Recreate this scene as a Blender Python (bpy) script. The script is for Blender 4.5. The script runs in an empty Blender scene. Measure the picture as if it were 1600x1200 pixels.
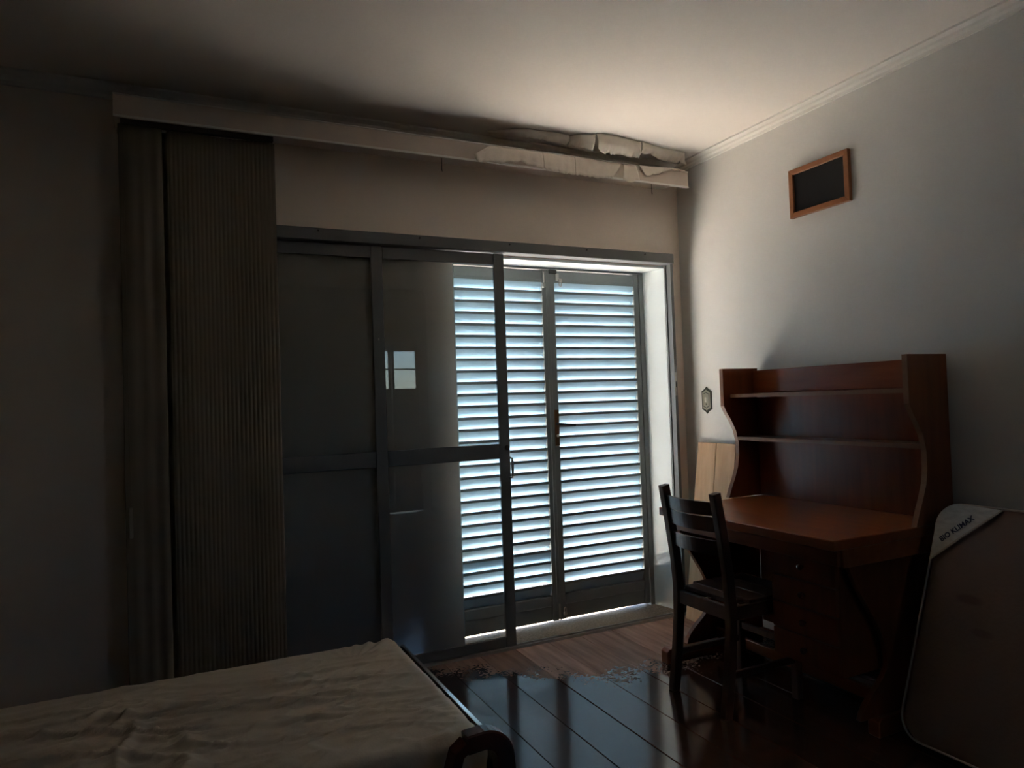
import bpy, bmesh, math, random
from mathutils import Matrix, Vector, noise

random.seed(7)
R = math.radians
sc = bpy.context.scene
COL = sc.collection

# ------------------------------------------------------------------ camera
YAW, PIT, ROLL, FPX = R(25.573), R(1.404), R(1.982), 1098.4
fw = Vector((math.sin(YAW) * math.cos(PIT), math.cos(YAW) * math.cos(PIT), math.sin(PIT)))
r0 = Vector((math.cos(YAW), -math.sin(YAW), 0))
u0 = r0.cross(fw)
rt = r0 * math.cos(ROLL) - u0 * math.sin(ROLL)
up = r0 * math.sin(ROLL) + u0 * math.cos(ROLL)
cd = bpy.data.cameras.new('camera')
cam = bpy.data.objects.new('camera', cd)
COL.objects.link(cam)
cd.sensor_width = 36
cd.sensor_fit = 'HORIZONTAL'
cd.lens = 36 * FPX / 1600
cd.clip_start = 0.02
m = Matrix.Identity(4)
for i in range(3):
    m[i][0], m[i][1], m[i][2] = rt[i], up[i], -fw[i]
m[2][3] = 1.3
cam.matrix_world = m
sc.camera = cam

# ------------------------------------------------------------------ world, sun, exposure
w = bpy.data.worlds.new('world')
sc.world = w
w.use_nodes = True
nt = w.node_tree
nt.nodes.clear()
wo = nt.nodes.new('ShaderNodeOutputWorld')
bg = nt.nodes.new('ShaderNodeBackground')
sky = nt.nodes.new('ShaderNodeTexSky')
sky.sky_type = 'NISHITA'
sky.sun_disc = False
sky.sun_elevation = R(58)
sky.sun_rotation = R(95)
sky.air_density = 1.0
sky.dust_density = 0.6
sky.ozone_density = 4.0
nt.links.new(sky.outputs[0], bg.inputs[0])
nt.links.new(bg.outputs[0], wo.inputs[0])
bg.inputs[1].default_value = 0.3
sd = bpy.data.lights.new('sun', 'SUN')
sd.energy = 60.0
sd.angle = R(0.6)
sd.color = (1.0, 0.93, 0.85)
sun = bpy.data.objects.new('sun', sd)
COL.objects.link(sun)
sun.rotation_euler = Vector((-0.50, -0.10, -0.86)).to_track_quat('-Z', 'Y').to_euler()
sc.view_settings.view_transform = 'Standard'
sc.view_settings.look = 'None'
sc.view_settings.gamma = 1
sc.view_settings.use_curve_mapping = False
sc.view_settings.exposure = 1.5
cy = sc.cycles
cy.max_bounces = 14
cy.diffuse_bounces = 8
cy.glossy_bounces = 6
cy.transmission_bounces = 6
cy.transparent_max_bounces = 12
cy.caustics_reflective = True
cy.caustics_refractive = False
cy.blur_glossy = 0.5
cy.sample_clamp_indirect = 8.0
cy.use_denoising = True

# ------------------------------------------------------------------ materials
def material(name, color, rough=0.6, spec=0.5, var=0.0, scale=6.0, stretch=(1, 1, 1), bump=0.0, bscale=60.0,
             metallic=0.0, color2=None, coat=0.0):
    mt = bpy.data.materials.new(name)
    mt.use_nodes = True
    t = mt.node_tree
    b = t.nodes['Principled BSDF']
    b.inputs['Base Color'].default_value = (*color, 1)
    b.inputs['Roughness'].default_value = rough
    b.inputs['Specular IOR Level'].default_value = spec
    b.inputs['Metallic'].default_value = metallic
    if coat:
        b.inputs['Coat Weight'].default_value = coat
        b.inputs['Coat Roughness'].default_value = 0.12
    if var or color2 or bump:
        tc = t.nodes.new('ShaderNodeTexCoord')
        mp = t.nodes.new('ShaderNodeMapping')
        mp.inputs['Scale'].default_value = stretch
        t.links.new(tc.outputs['Object'], mp.inputs[0])
    if var or color2:
        nz = t.nodes.new('ShaderNodeTexNoise')
        nz.inputs['Scale'].default_value = scale
        nz.inputs['Detail'].default_value = 5
        t.links.new(mp.outputs[0], nz.inputs[0])
        rp = t.nodes.new('ShaderNodeValToRGB')
        rp.color_ramp.elements[0].position = 0.32
        rp.color_ramp.elements[1].position = 0.68
        c2 = color2 or tuple(min(1, c * (1 + var)) for c in color)
        c1 = color if color2 else tuple(c * (1 - var) for c in color)
        rp.color_ramp.elements[0].color = (*c1, 1)
        rp.color_ramp.elements[1].color = (*c2, 1)
        t.links.new(nz.outputs[0], rp.inputs[0])
        t.links.new(rp.outputs[0], b.inputs['Base Color'])
    if bump:
        n2 = t.nodes.new('ShaderNodeTexNoise')
        n2.inputs['Scale'].default_value = bscale
        n2.inputs['Detail'].default_value = 3
        t.links.new(mp.outputs[0], n2.inputs[0])
        bp = t.nodes.new('ShaderNodeBump')
        bp.inputs['Strength'].default_value = bump
        bp.inputs['Distance'].default_value = 0.01
        t.links.new(n2.outputs[0], bp.inputs['Height'])
        t.links.new(bp.outputs[0], b.inputs['Normal'])
    return mt

M = {}
M['wall_far'] = material('wall_paint_bounce_cut', (0.22, 0.19, 0.16), 0.85, 0.2, var=0.03, scale=1.5)  # unseen walls coloured dark to cut bounced light in the room
M['wall'] = material('wall_paint', (0.88, 0.79, 0.70), 0.85, 0.2, var=0.03, scale=1.5, bump=0.08, bscale=25)
M['wall_right'] = material('wall_paint_pale', (0.72, 0.71, 0.68), 0.8, 0.25, var=0.03, scale=1.5, bump=0.08, bscale=25)
M['ceiling'] = material('ceiling_paint', (0.80, 0.76, 0.71), 0.9, 0.2, var=0.02, scale=1.2)
M['plaster'] = material('white_moulding', (0.80, 0.78, 0.74), 0.7, 0.3)
M['reveal'] = material('reveal_gloss_paint', (0.70, 0.76, 0.77), 0.22, 0.5, bump=0.05, bscale=9)
M['flap'] = material('loose_paint_film', (0.78, 0.71, 0.63), 0.75, 0.25, var=0.05, scale=14, bump=0.25, bscale=30)
M['fascia'] = material('pelmet_paint', (0.66, 0.57, 0.50), 0.6, 0.35, var=0.05, scale=4)
M['grey'] = material('grey_frame_paint', (0.16, 0.165, 0.17), 0.38, 0.5, var=0.06, scale=5)
M['shutter'] = material('shutter_paint', (0.21, 0.23, 0.235), 0.4, 0.5, var=0.06, scale=5)
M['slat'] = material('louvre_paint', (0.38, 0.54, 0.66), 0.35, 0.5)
M['slat_lip_shade'] = material('louvre_lip_shade', (0.20, 0.23, 0.24), 0.4, 0.5)  # darker than the blades: shade of the unlit lip put into colour
M['alu'] = material('aluminium', (0.55, 0.54, 0.52), 0.35, 0.5, metallic=0.9)
M['polished'] = material('highlight_strip_metal', (0.85, 0.84, 0.82), 0.16, 0.5, metallic=1.0)
M['steel'] = material('steel', (0.45, 0.44, 0.42), 0.35, 0.5, metallic=1.0)
M['dark_metal'] = material('dark_metal', (0.05, 0.05, 0.05), 0.35, 0.5, metallic=0.8)
M['brass'] = material('old_brass', (0.20, 0.11, 0.06), 0.4, 0.5, metallic=0.9)
M['terrazzo'] = material('terrazzo_sill', (0.22, 0.165, 0.12), 0.6, 0.2, scale=90, color2=(0.44, 0.35, 0.27))
M['rail'] = material('dark_curtain_rail', (0.10, 0.085, 0.07), 0.6, 0.3)
M['sheet'] = material('cream_sheet', (0.62, 0.54, 0.43), 0.55, 0.35, var=0.04, scale=3, bump=0.1, bscale=160)
M['ticking'] = material('mattress_ticking', (0.23, 0.155, 0.125), 0.8, 0.2, var=0.08, scale=4, bump=0.15, bscale=80)
def add_stains(mt, spots):
    t = mt.node_tree
    b = t.nodes['Principled BSDF']
    src = b.inputs['Base Color'].links[0].from_socket
    geo = t.nodes.new('ShaderNodeNewGeometry')
    for (c, rad, col) in spots:
        d = t.nodes.new('ShaderNodeVectorMath')
        d.operation = 'SUBTRACT'
        t.links.new(geo.outputs['Position'], d.inputs[0])
        d.inputs[1].default_value = c
        sc_ = t.nodes.new('ShaderNodeVectorMath')
        sc_.operation = 'DIVIDE'
        t.links.new(d.outputs[0], sc_.inputs[0])
        sc_.inputs[1].default_value = rad
        ln = t.nodes.new('ShaderNodeVectorMath')
        ln.operation = 'LENGTH'
        t.links.new(sc_.outputs[0], ln.inputs[0])
        mr = t.nodes.new('ShaderNodeMapRange')
        mr.interpolation_type = 'SMOOTHSTEP'
        mr.inputs[1].default_value, mr.inputs[2].default_value = .4, 1.0
        mr.inputs[3].default_value, mr.inputs[4].default_value = 1, 0
        t.links.new(ln.outputs[1], mr.inputs[0])
        mx = t.nodes.new('ShaderNodeMixRGB')
        t.links.new(mr.outputs[0], mx.inputs[0])
        t.links.new(src, mx.inputs[1])
        mx.inputs[2].default_value = (*col, 1)
        src = mx.outputs[0]
    t.links.new(src, b.inputs['Base Color'])
add_stains(M['ticking'], [((2.523, 1.577, .541), (.2, .062, .022), (.17, .105, .085)), ((2.487, 1.517, .445), (.2, .05, .018), (.18, .115, .095))])
M['label'] = material('label_cloth', (0.52, 0.50, 0.46), 0.6, 0.3, var=0.12, scale=30, stretch=(1, 1, 3))
M['ink'] = material('label_ink', (0.015, 0.015, 0.05), 0.6, 0.3)
M['piping'] = material('pale_piping', (0.42, 0.34, 0.28), 0.6, 0.3)
M['desk'] = material('desk_wood', (0.235, 0.058, 0.017), 0.3, 0.5, scale=5, stretch=(6, 0.7, 6), color2=(0.31, 0.086, 0.027))
M['desk_up'] = material('desk_panel_wood', (0.185, 0.044, 0.013), 0.28, 0.5, scale=5, stretch=(6, 6, 0.7), color2=(0.25, 0.064, 0.020))
M['edge'] = material('desk_edge_band', (0.27, 0.13, 0.07), 0.4, 0.4, var=0.1, scale=20)
M['chair'] = material('chair_wood', (0.085, 0.035, 0.022), 0.33, 0.5, scale=8, stretch=(4, 4, 0.8), color2=(0.12, 0.05, 0.03))
M['board'] = material('pale_board', (0.52, 0.33, 0.19), 0.6, 0.3, scale=7, stretch=(1, 5, 0.7), color2=(0.62, 0.41, 0.25))
M['frame_wood'] = material('frame_wood', (0.33, 0.13, 0.055), 0.4, 0.4, var=0.12, scale=12)
M['black'] = material('black_panel', (0.008, 0.008, 0.009), 0.5, 0.3)
M['bed'] = material('bed_wood', (0.10, 0.03, 0.018), 0.25, 0.5, var=0.15, scale=10)
M['curtain'] = material('curtain_cloth', (0.25, 0.21, 0.165), 0.85, 0.2, var=0.06, scale=20, stretch=(4, 4, 0.2))
M['cord'] = material('cord_weight_plastic', (0.36, 0.31, 0.25), 0.5, 0.4)
M['door_wood'] = material('room_door_wood', (0.30, 0.15, 0.08), 0.35, 0.5, scale=6, stretch=(5, 5, 0.6), color2=(0.38, 0.20, 0.11))
M['switch_dark'] = material('switch_dark_brass', (0.045, 0.04, 0.03), 0.4, 0.5, metallic=0.5)
M['switch_pale'] = material('switch_pale_brass', (0.30, 0.27, 0.20), 0.4, 0.5, metallic=0.3)
M['ivory'] = material('switch_ivory', (0.55, 0.52, 0.42), 0.4, 0.5)
M['ground'] = material('outside_paving', (0.52, 0.48, 0.43), 0.9, 0.1, var=0.1, scale=2)

def glass_material(name, tint, gloss_rough):
    mt = bpy.data.materials.new(name)
    mt.use_nodes = True
    t = mt.node_tree
    t.nodes.remove(t.nodes['Principled BSDF'])
    out = t.nodes['Material Output']
    tr = t.nodes.new('ShaderNodeBsdfTransparent')
    tr.inputs[0].default_value = (*tint, 1)
    gl = t.nodes.new('ShaderNodeBsdfGlossy')
    gl.inputs['Roughness'].default_value = gloss_rough
    fr = t.nodes.new('ShaderNodeFresnel')
    fr.inputs[0].default_value = 1.5
    mx = t.nodes.new('ShaderNodeMixShader')
    t.links.new(fr.outputs[0], mx.inputs[0])
    t.links.new(tr.outputs[0], mx.inputs[1])
    t.links.new(gl.outputs[0], mx.inputs[2])
    t.links.new(mx.outputs[0], out.inputs[0])
    return mt
M['glass'] = glass_material('clear_glass', (0.97, 0.98, 0.975), 0.01)
def frosted():
    mt = bpy.data.materials.new('frosted_glass')
    mt.use_nodes = True
    t = mt.node_tree
    t.nodes.remove(t.nodes['Principled BSDF'])
    tl = t.nodes.new('ShaderNodeBsdfTranslucent')
    tl.inputs[0].default_value = (0.85, 0.88, 0.9, 1)
    tr = t.nodes.new('ShaderNodeBsdfTransparent')
    tr.inputs[0].default_value = (0.92, 0.95, 0.96, 1)
    mx = t.nodes.new('ShaderNodeMixShader')
    mx.inputs[0].default_value = 0.92
    t.links.new(tl.outputs[0], mx.inputs[1])
    t.links.new(tr.outputs[0], mx.inputs[2])
    t.links.new(mx.outputs[0], t.nodes['Material Output'].inputs[0])
    return mt
M['frosted'] = frosted()

def floor_material():
    mt = bpy.data.materials.new('floor_board_wood')
    mt.use_nodes = True
    t = mt.node_tree
    L, N = t.links, t.nodes
    b = N['Principled BSDF']
    geo = N.new('ShaderNodeNewGeometry')
    oi = N.new('ShaderNodeObjectInfo')
    sep = N.new('ShaderNodeSeparateXYZ')
    L.new(geo.outputs['Position'], sep.inputs[0])
    def math_(op, a, bb=None):
        n = N.new('ShaderNodeMath')
        n.operation = op
        for i, v in enumerate((a, bb)):
            if v is None:
                continue
            if isinstance(v, (int, float)):
                n.inputs[i].default_value = v
            else:
                L.new(v, n.inputs[i])
        return n.outputs[0]
    # grain along Y, offset per board
    mp = N.new('ShaderNodeMapping')
    mp.inputs['Scale'].default_value = (9, 0.9, 9)
    cmb = N.new('ShaderNodeCombineXYZ')
    L.new(math_('MULTIPLY', oi.outputs['Random'], 37.0), cmb.inputs[1])
    L.new(geo.outputs['Position'], mp.inputs[0])
    L.new(cmb.outputs[0], mp.inputs['Location'])
    nz = N.new('ShaderNodeTexNoise')
    nz.inputs['Scale'].default_value = 3.0
    nz.inputs['Detail'].default_value = 6
    L.new(mp.outputs[0], nz.inputs[0])
    rp = N.new('ShaderNodeValToRGB')
    rp.color_ramp.elements[0].position = 0.3
    rp.color_ramp.elements[1].position = 0.7
    rp.color_ramp.elements[0].color = (0.060, 0.022, 0.013, 1)
    rp.color_ramp.elements[1].color = (0.115, 0.045, 0.026, 1)
    L.new(nz.outputs[0], rp.inputs[0])
    hs = N.new('ShaderNodeHueSaturation')
    L.new(math_('MULTIPLY_ADD', oi.outputs['Random'], 0.5), hs.inputs['Value'])
    hs.inputs['Value'].default_value = 1
    L.new(rp.outputs[0], hs.inputs['Color'])
    # varnish worn off towards the doorway, ragged flaking edge
    n2 = N.new('ShaderNodeTexNoise')
    n2.inputs['Scale'].default_value = 6.5
    n2.inputs['Detail'].default_value = 9
    n2.inputs['Roughness'].default_value = 0.72
    L.new(geo.outputs['Position'], n2.inputs[0])
    xx = math_('MINIMUM', sep.outputs[0], 1.80)
    e = math_('ADD', sep.outputs[1], math_('MULTIPLY', xx, 0.78))
    e = math_('ADD', e, math_('MULTIPLY', math_('SUBTRACT', n2.outputs[0], 0.5), 0.85))
    n4 = N.new('ShaderNodeTexNoise')
    n4.inputs['Scale'].default_value = 70
    n4.inputs['Detail'].default_value = 3
    L.new(geo.outputs['Position'], n4.inputs[0])
    e = math_('ADD', e, math_('MULTIPLY', math_('SUBTRACT', n4.outputs[0], 0.5), 0.55))
    e = math_('SUBTRACT', e, 4.20)
    mr = N.new('ShaderNodeMapRange')
    mr.inputs[1].default_value = -0.015
    mr.inputs[2].default_value = 0.015
    L.new(e, mr.inputs[0])
    worn = mr.outputs[0]
    mixc = N.new('ShaderNodeMixRGB')
    L.new(worn, mixc.inputs[0])
    L.new(hs.outputs[0], mixc.inputs[1])
    g2 = N.new('ShaderNodeMixRGB')
    g2.blend_type = 'MULTIPLY'
    g2.inputs[0].default_value = 1
    L.new(hs.outputs[0], g2.inputs[1])
    g2.inputs[2].default_value = (5.5, 8.8, 11.5, 1)
    L.new(g2.outputs[0], mixc.inputs[2])
    L.new(mixc.outputs[0], b.inputs['Base Color'])
    mr2 = N.new('ShaderNodeMapRange')
    mr2.inputs[3].default_value = 0.13
    mr2.inputs[4].default_value = 0.62
    L.new(worn, mr2.inputs[0])
    L.new(mr2.outputs[0], b.inputs['Roughness'])
    mr3 = N.new('ShaderNodeMapRange')
    mr3.inputs[3].default_value = 0.85
    mr3.inputs[4].default_value = 0.2
    L.new(worn, mr3.inputs[0])
    L.new(mr3.outputs[0], b.inputs['Specular IOR Level'])
    bp = N.new('ShaderNodeBump')
    bp.inputs['Strength'].default_value = 0.12
    bp.inputs['Distance'].default_value = 0.004
    n3 = N.new('ShaderNodeTexNoise')
    n3.inputs['Scale'].default_value = 5
    L.new(geo.outputs['Position'], n3.inputs[0])
    L.new(n3.outputs[0], bp.inputs['Height'])
    L.new(bp.outputs[0], b.inputs['Normal'])
    return mt
M['floor'] = floor_material()
M['gap'] = material('dark_joint', (0.012, 0.007, 0.005), 0.9, 0.1)

# ------------------------------------------------------------------ helpers
def tag(o, label=None, cat=None, group=None, kind=None):
    if label: o['label'] = label
    if cat: o['category'] = cat
    if group: o['group'] = group
    if kind: o['kind'] = kind
    return o

def thing(name, loc, label, cat, group=None):
    o = bpy.data.objects.new(name, None)
    o.empty_display_size = 0.1
    COL.objects.link(o)
    o.location = loc
    return tag(o, label, cat, group)

def put(name, me, mt=None, parent=None, label=None):
    """link a mesh whose vertices are in world space"""
    o = bpy.data.objects.new(name, me)
    COL.objects.link(o)
    if mt is not None and not me.materials:
        me.materials.append(mt)
    if parent is not None:
        o.parent = parent
        if parent.type == 'EMPTY':
            o.matrix_parent_inverse = (Matrix.Translation(parent.location) @ parent.rotation_euler.to_matrix().to_4x4()).inverted()
    if label: o['label'] = label
    return o

def finish(bm, name, smooth=False):
    bmesh.ops.recalc_face_normals(bm, faces=bm.faces)
    me = bpy.data.meshes.new(name)
    bm.to_mesh(me)
    bm.free()
    if smooth:
        me.polygons.foreach_set('use_smooth', [True] * len(me.polygons))
    return me

def add_box(bm, a, b, mat=None):
    vs = [bm.verts.new((x, y, z)) for x in (a[0], b[0]) for y in (a[1], b[1]) for z in (a[2], b[2])]
    if mat is not None:
        for v in vs: v.co = mat @ v.co
    for f in ((0, 1, 3, 2), (4, 6, 7, 5), (0, 4, 5, 1), (2, 3, 7, 6), (0, 2, 6, 4), (1, 5, 7, 3)):
        bm.faces.new([vs[i] for i in f])
    return vs

def box(name, a, b, mt, parent=None, bevel=0.002, label=None, mat=None, seg=1):
    bm = bmesh.new()
    add_box(bm, a, b, mat)
    if bevel:
        bmesh.ops.bevel(bm, geom=list(bm.edges), offset=bevel, segments=seg, affect='EDGES', clamp_overlap=True)
    return put(name, finish(bm, name), mt, parent, label)

def boxes(name, lst, mt, parent=None, label=None):
    bm = bmesh.new()
    for a, b in lst: add_box(bm, a, b)
    return put(name, finish(bm, name), mt, parent, label)

def prism_bm(pts, axis, a, b, bm=None):
    bm = bm or bmesh.new()
    def p3(p, t):
        return {'x': (t, p[0], p[1]), 'y': (p[0], t, p[1]), 'z': (p[0], p[1], t)}[axis]
    v0 = [bm.verts.new(p3(p, a)) for p in pts]
    v1 = [bm.verts.new(p3(p, b)) for p in pts]
    n = len(pts)
    bm.faces.new(v0)
    bm.faces.new(v1[::-1])
    for i in range(n):
        bm.faces.new((v0[i], v1[i], v1[(i + 1) % n], v0[(i + 1) % n]))
    return bm

def prism(name, pts, axis, a, b, mt, parent=None, label=None, bevel=0, smooth=False):
    bm = prism_bm(pts, axis, a, b)
    if bevel:
        bmesh.ops.bevel(bm, geom=list(bm.edges), offset=bevel, segments=1, affect='EDGES', clamp_overlap=True)
    return put(name, finish(bm, name, smooth), mt, parent, label)

def sweep(name, path, wv, hv, mt, parent=None, label=None, round_=0, closed_caps=True, n=8):
    """sweep an elliptical (round_=1) or rectangular section along a path; wv = fixed side direction, sizes in wv/hv"""
    bm = bmesh.new()
    side, (sw, sh) = Vector(wv).normalized(), hv
    rings = []
    for i, p in enumerate(path):
        p = Vector(p)
        t = (Vector(path[min(i + 1, len(path) - 1)]) - Vector(path[max(i - 1, 0)])).normalized()
        s = (side - t * side.dot(t)).normalized()
        u = t.cross(s)
        if round_:
            off = [(math.cos(2 * math.pi * k / n) * sw / 2, math.sin(2 * math.pi * k / n) * sh / 2) for k in range(n)]
        else:
            c = 0.18
            off = [(sw / 2 * x, sh / 2 * y) for x, y in ((1, 1 - c), (1 - c, 1), (-1 + c, 1), (-1, 1 - c), (-1, -1 + c), (-1 + c, -1), (1 - c, -1), (1, -1 + c))]
        rings.append([bm.verts.new(p + s * a + u * b) for a, b in off])
    k = len(rings[0])
    for a, b in zip(rings, rings[1:]):
        for j in range(k):
            bm.faces.new((a[j], a[(j + 1) % k], b[(j + 1) % k], b[j]))
    bm.faces.new(rings[0][::-1])
    bm.faces.new(rings[-1])
    return put(name, finish(bm, name, bool(round_)), mt, parent, label)

def cyl(name, p0, p1, r, mt, parent=None, label=None, n=12):
    d = Vector(p1) - Vector(p0)
    side = Vector((0, 0, 1)) if abs(d.normalized().z) < 0.9 else Vector((1, 0, 0))
    return sweep(name, [p0, p1], side, (2 * r, 2 * r), mt, parent, label, round_=1, n=n)

def grid(name, rows, mt, parent=None, label=None, thick=0.0, smooth=True):
    bm = bmesh.new()
    vs = [[bm.verts.new(p) for p in row] for row in rows]
    for i in range(len(vs) - 1):
        for j in range(len(vs[0]) - 1):
            bm.faces.new((vs[i][j], vs[i + 1][j], vs[i + 1][j + 1], vs[i][j + 1]))
    if thick:
        bmesh.ops.recalc_face_normals(bm, faces=bm.faces)
        bmesh.ops.solidify(bm, geom=list(bm.faces), thickness=thick)
    return put(name, finish(bm, name, smooth), mt, parent, label)

def shared(name, me, loc, parent):
    o = bpy.data.objects.new(name, me)
    COL.objects.link(o)
    o.location = loc
    o.parent = parent
    return o

# ------------------------------------------------------------------ room shell
XL, XR, YB, YF, C = -1.75, 2.815, 3.435, -1.5, 2.705
YO = YB + 0.25
floor = box('floor', (XL - .15, YF - .15, -.14), (XR + .15, YO, -.022), M['gap'], bevel=0)
tag(floor, 'dark reddish wooden board floor with worn varnish near the doorway', 'floor', kind='structure')
PW = 0.1985
bm = bmesh.new()
add_box(bm, (0.0011, YF, -.021), (PW - .0011, 3.366, 0))
bmesh.ops.bevel(bm, geom=[e for e in bm.edges if e.verts[0].co.z > -.01 and e.verts[1].co.z > -.01], offset=.0016, segments=1, affect='EDGES')
plank_me = finish(bm, 'plank')
plank_me.materials.append(M['floor'])
x = 1.179 - 15 * PW
k = 0
while x + PW < XR:
    shared('plank', plank_me, (x, 0, 0.0006 * math.sin(k * 2.3)), floor)
    x += PW
    k += 1
box('plank', (x + .0013, YF, -.021), (XR - .001, 3.366, 0), M['floor'], floor)

tag(box('ceiling', (XL - .15, YF - .15, C), (XR + .15, YO, C + .15), M['ceiling'], bevel=0),
    'cream painted ceiling, its paint film peeling by the pelmet', 'ceiling', kind='structure')
ceiling = bpy.data.objects['ceiling']
tag(box('wall_right', (XR, YF - .15, -.14), (XR + .15, YO, C), M['wall_right'], bevel=0),
    'pale plain right wall behind the wooden desk', 'wall', kind='structure')
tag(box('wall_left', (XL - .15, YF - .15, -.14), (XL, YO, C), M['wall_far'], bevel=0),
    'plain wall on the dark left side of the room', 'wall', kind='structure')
OX0, OX1, OZ = 1.32, 2.70, 2.087
tag(boxes('wall_back', [((XL, YB, -.14), (OX0, YO, C)), ((OX0, YB, OZ), (OX1, YO, C)), ((OX1, YB, -.14), (XR, YO, C))], M['wall']),
    'cream back wall around the shuttered doorway', 'wall', kind='structure')
# rear wall with a doorway for the glazed double door behind the camera
DX0, DX1, DZ = 2.215, 2.70, 2.10
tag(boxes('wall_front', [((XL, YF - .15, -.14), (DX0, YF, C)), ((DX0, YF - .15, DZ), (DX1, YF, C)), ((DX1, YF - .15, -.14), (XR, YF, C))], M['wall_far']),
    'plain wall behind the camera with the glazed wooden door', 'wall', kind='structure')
# baseboard, cornices
tag(box('baseboard_right', (XR - .015, YF, 0), (XR, YB, .048), M['bed'], bevel=.003), 'low dark wooden baseboard along the right wall', 'baseboard', kind='structure')
cp = [(0, 0), (-.010, 0), (-.013, .012), (-.026, .020), (-.030, .028), (-.042, .034), (-.050, .036), (-.050, .045), (0, .045)]
tag(prism('trim_1', [(XR + px, C - .045 + pz) for px, pz in cp], 'y', YF, YB, M['plaster']),
    'stepped white cornice along the top of the right wall', 'cornice', kind='structure')
tag(prism('trim_2', [(YB + px * 1.6, C - .045 + pz) for px, pz in cp], 'x', XL, XR - .05, M['plaster']),
    'stepped cornice above the pelmet on the back wall', 'cornice', kind='structure')
# reveal of the doorway: splayed right jamb, soffit, left jamb, sill
tag(prism('trim_3', [(2.699, 3.437), (2.699, YO), (2.655, YO), (2.655, 3.60), (2.693, 3.437)], 'z', .012, OZ - .012, M['reveal']),
    'glossy white reveal at the right of the louvred shutters', 'reveal', kind='structure')
tag(box('trim_4', (OX0, 3.437, OZ - .012), (OX1, YO, OZ), M['reveal'], bevel=0),
    'white soffit above the louvred shutters', 'reveal', kind='structure')
tag(box('trim_5', (OX0, 3.437, .012), (OX0 + .006, YO, OZ - .012), M['reveal'], bevel=0),
    'white reveal at the left of the shutters behind the glass door', 'reveal', kind='structure')
sill = box('trim_6', (OX0, 3.412, -.021), (OX1, YO + .05, .012), M['terrazzo'], bevel=.004)
tag(sill, 'speckled terrazzo sill under the louvred shutters', 'sill', kind='structure')
# floor track, two rails with a groove
tag(boxes('trim_7', [((.15, 3.366, -.021), (2.712, 3.411, .004)), ((.15, 3.367, .004), (2.712, 3.376, .013)), ((.15, 3.400, .004), (2.712, 3.410, .013))], M['alu']),
    'aluminium floor track with two raised rails along the sill', 'track', kind='structure')
# top track and right jamb of the sliding door
trk = box('trim_8', (.12, 3.358, 2.092), (2.712, YB, 2.150), M['grey'], bevel=.003)
tag(trk, 'grey metal top track box above the sliding glass door', 'track', kind='structure')
for sx in (.62, 1.12, 1.62, 2.10, 2.50):
    cyl('screw', (sx, 3.354, 2.135), (sx, 3.359, 2.135), .005, M['dark_metal'], trk)
jamb = boxes('trim_9', [((2.693, 3.372, .004), (2.712, 3.384, 2.092)), ((2.700, 3.384, .004), (2.712, 3.422, 2.092)), ((2.693, 3.422, .004), (2.712, 3.4345, 2.092))], M['grey'])
tag(jamb, 'grey metal door jamb channel beside the white reveal', 'jamb', kind='structure')
sp = box('strike_plate', (2.694, 3.3705, 1.30), (2.708, 3.3722, 1.44), M['steel'], jamb, bevel=.0005, label='pale steel strike plate on the grey jamb')
box('latch_slot', (2.698, 3.3698, 1.35), (2.704, 3.3706, 1.385), M['black'], sp, bevel=0)

# ceiling paint film hanging in torn flaps
UT = [(1.478, 3.291), (1.603, 3.214), (1.67, 3.189), (1.75, 3.188), (1.85, 3.185), (1.918, 3.193), (1.964, 3.157), (2.027, 3.14), (2.064, 3.107), (2.128, 3.109), (2.245, 3.121), (2.316, 3.142), (2.346, 3.131), (2.439, 3.158), (2.51, 3.174), (2.601, 3.176), (2.686, 3.189), (2.765, 3.30)]
def interp(tab, xx, idx=1):
    if xx <= tab[0][0]: return tab[0][idx]
    for a, b in zip(tab, tab[1:]):
        if xx <= b[0]:
            t = (xx - a[0]) / max(1e-6, b[0] - a[0])
            return a[idx] * (1 - t) + b[idx] * t
    return tab[-1][idx]
def flap_up(low, x0, x1, n=40, m=8):
    rows = []
    for j in range(m + 1):
        t = j / m
        row = []
        for i in range(n + 1):
            s = i / n
            xl = low[0][0] + (low[-1][0] - low[0][0]) * s
            xt = x0 + (x1 - x0) * s
            jit = noise.noise((xl * 45, 3.1, 0)) * .012 + noise.noise((xl * 120, 8.1, 0)) * .007
            yl, zl = interp(low, xl, 1), interp(low, xl, 2) + jit
            yt = interp(UT, xt)
            xx = xt * (1 - t) + xl * t
            y = yt * (1 - t) + yl * t
            z = (C - .001) * (1 - t) + zl * t
            bow = math.sin(math.pi * t)
            y += -.012 * bow + noise.noise((xx * 9, t * 2, 1.7)) * .010 * t
            z += -.006 * bow + .004 * noise.noise((xx * 14, t * 3, 4)) * bow
            row.append((xx, y, min(z, C - .0005)))
        rows.append(row)
    return grid('paint_flap', rows, M['flap'], ceiling, thick=.0012)
A_ = [(1.503, 3.306, 2.695), (1.536, 3.285, 2.687), (1.572, 3.263, 2.677), (1.614, 3.24, 2.673), (1.636, 3.231, 2.666), (1.672, 3.219, 2.666), (1.708, 3.218, 2.666), (1.764, 3.218, 2.666), (1.844, 3.216, 2.662), (1.915, 3.223, 2.661)]
B_ = [(1.92, 3.219, 2.658), (1.977, 3.184, 2.641), (2.031, 3.167, 2.624), (2.037, 3.162, 2.613)]
C_ = [(2.061, 3.141, 2.633), (2.084, 3.138, 2.61), (2.117, 3.138, 2.616), (2.163, 3.142, 2.616), (2.232, 3.149, 2.625), (2.281, 3.162, 2.621), (2.338, 3.164, 2.617)]
D_ = [(2.344, 3.162, 2.644), (2.423, 3.183, 2.66), (2.501, 3.202, 2.646), (2.562, 3.205, 2.647), (2.66, 3.215, 2.65), (2.755, 3.27, 2.662)]
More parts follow.
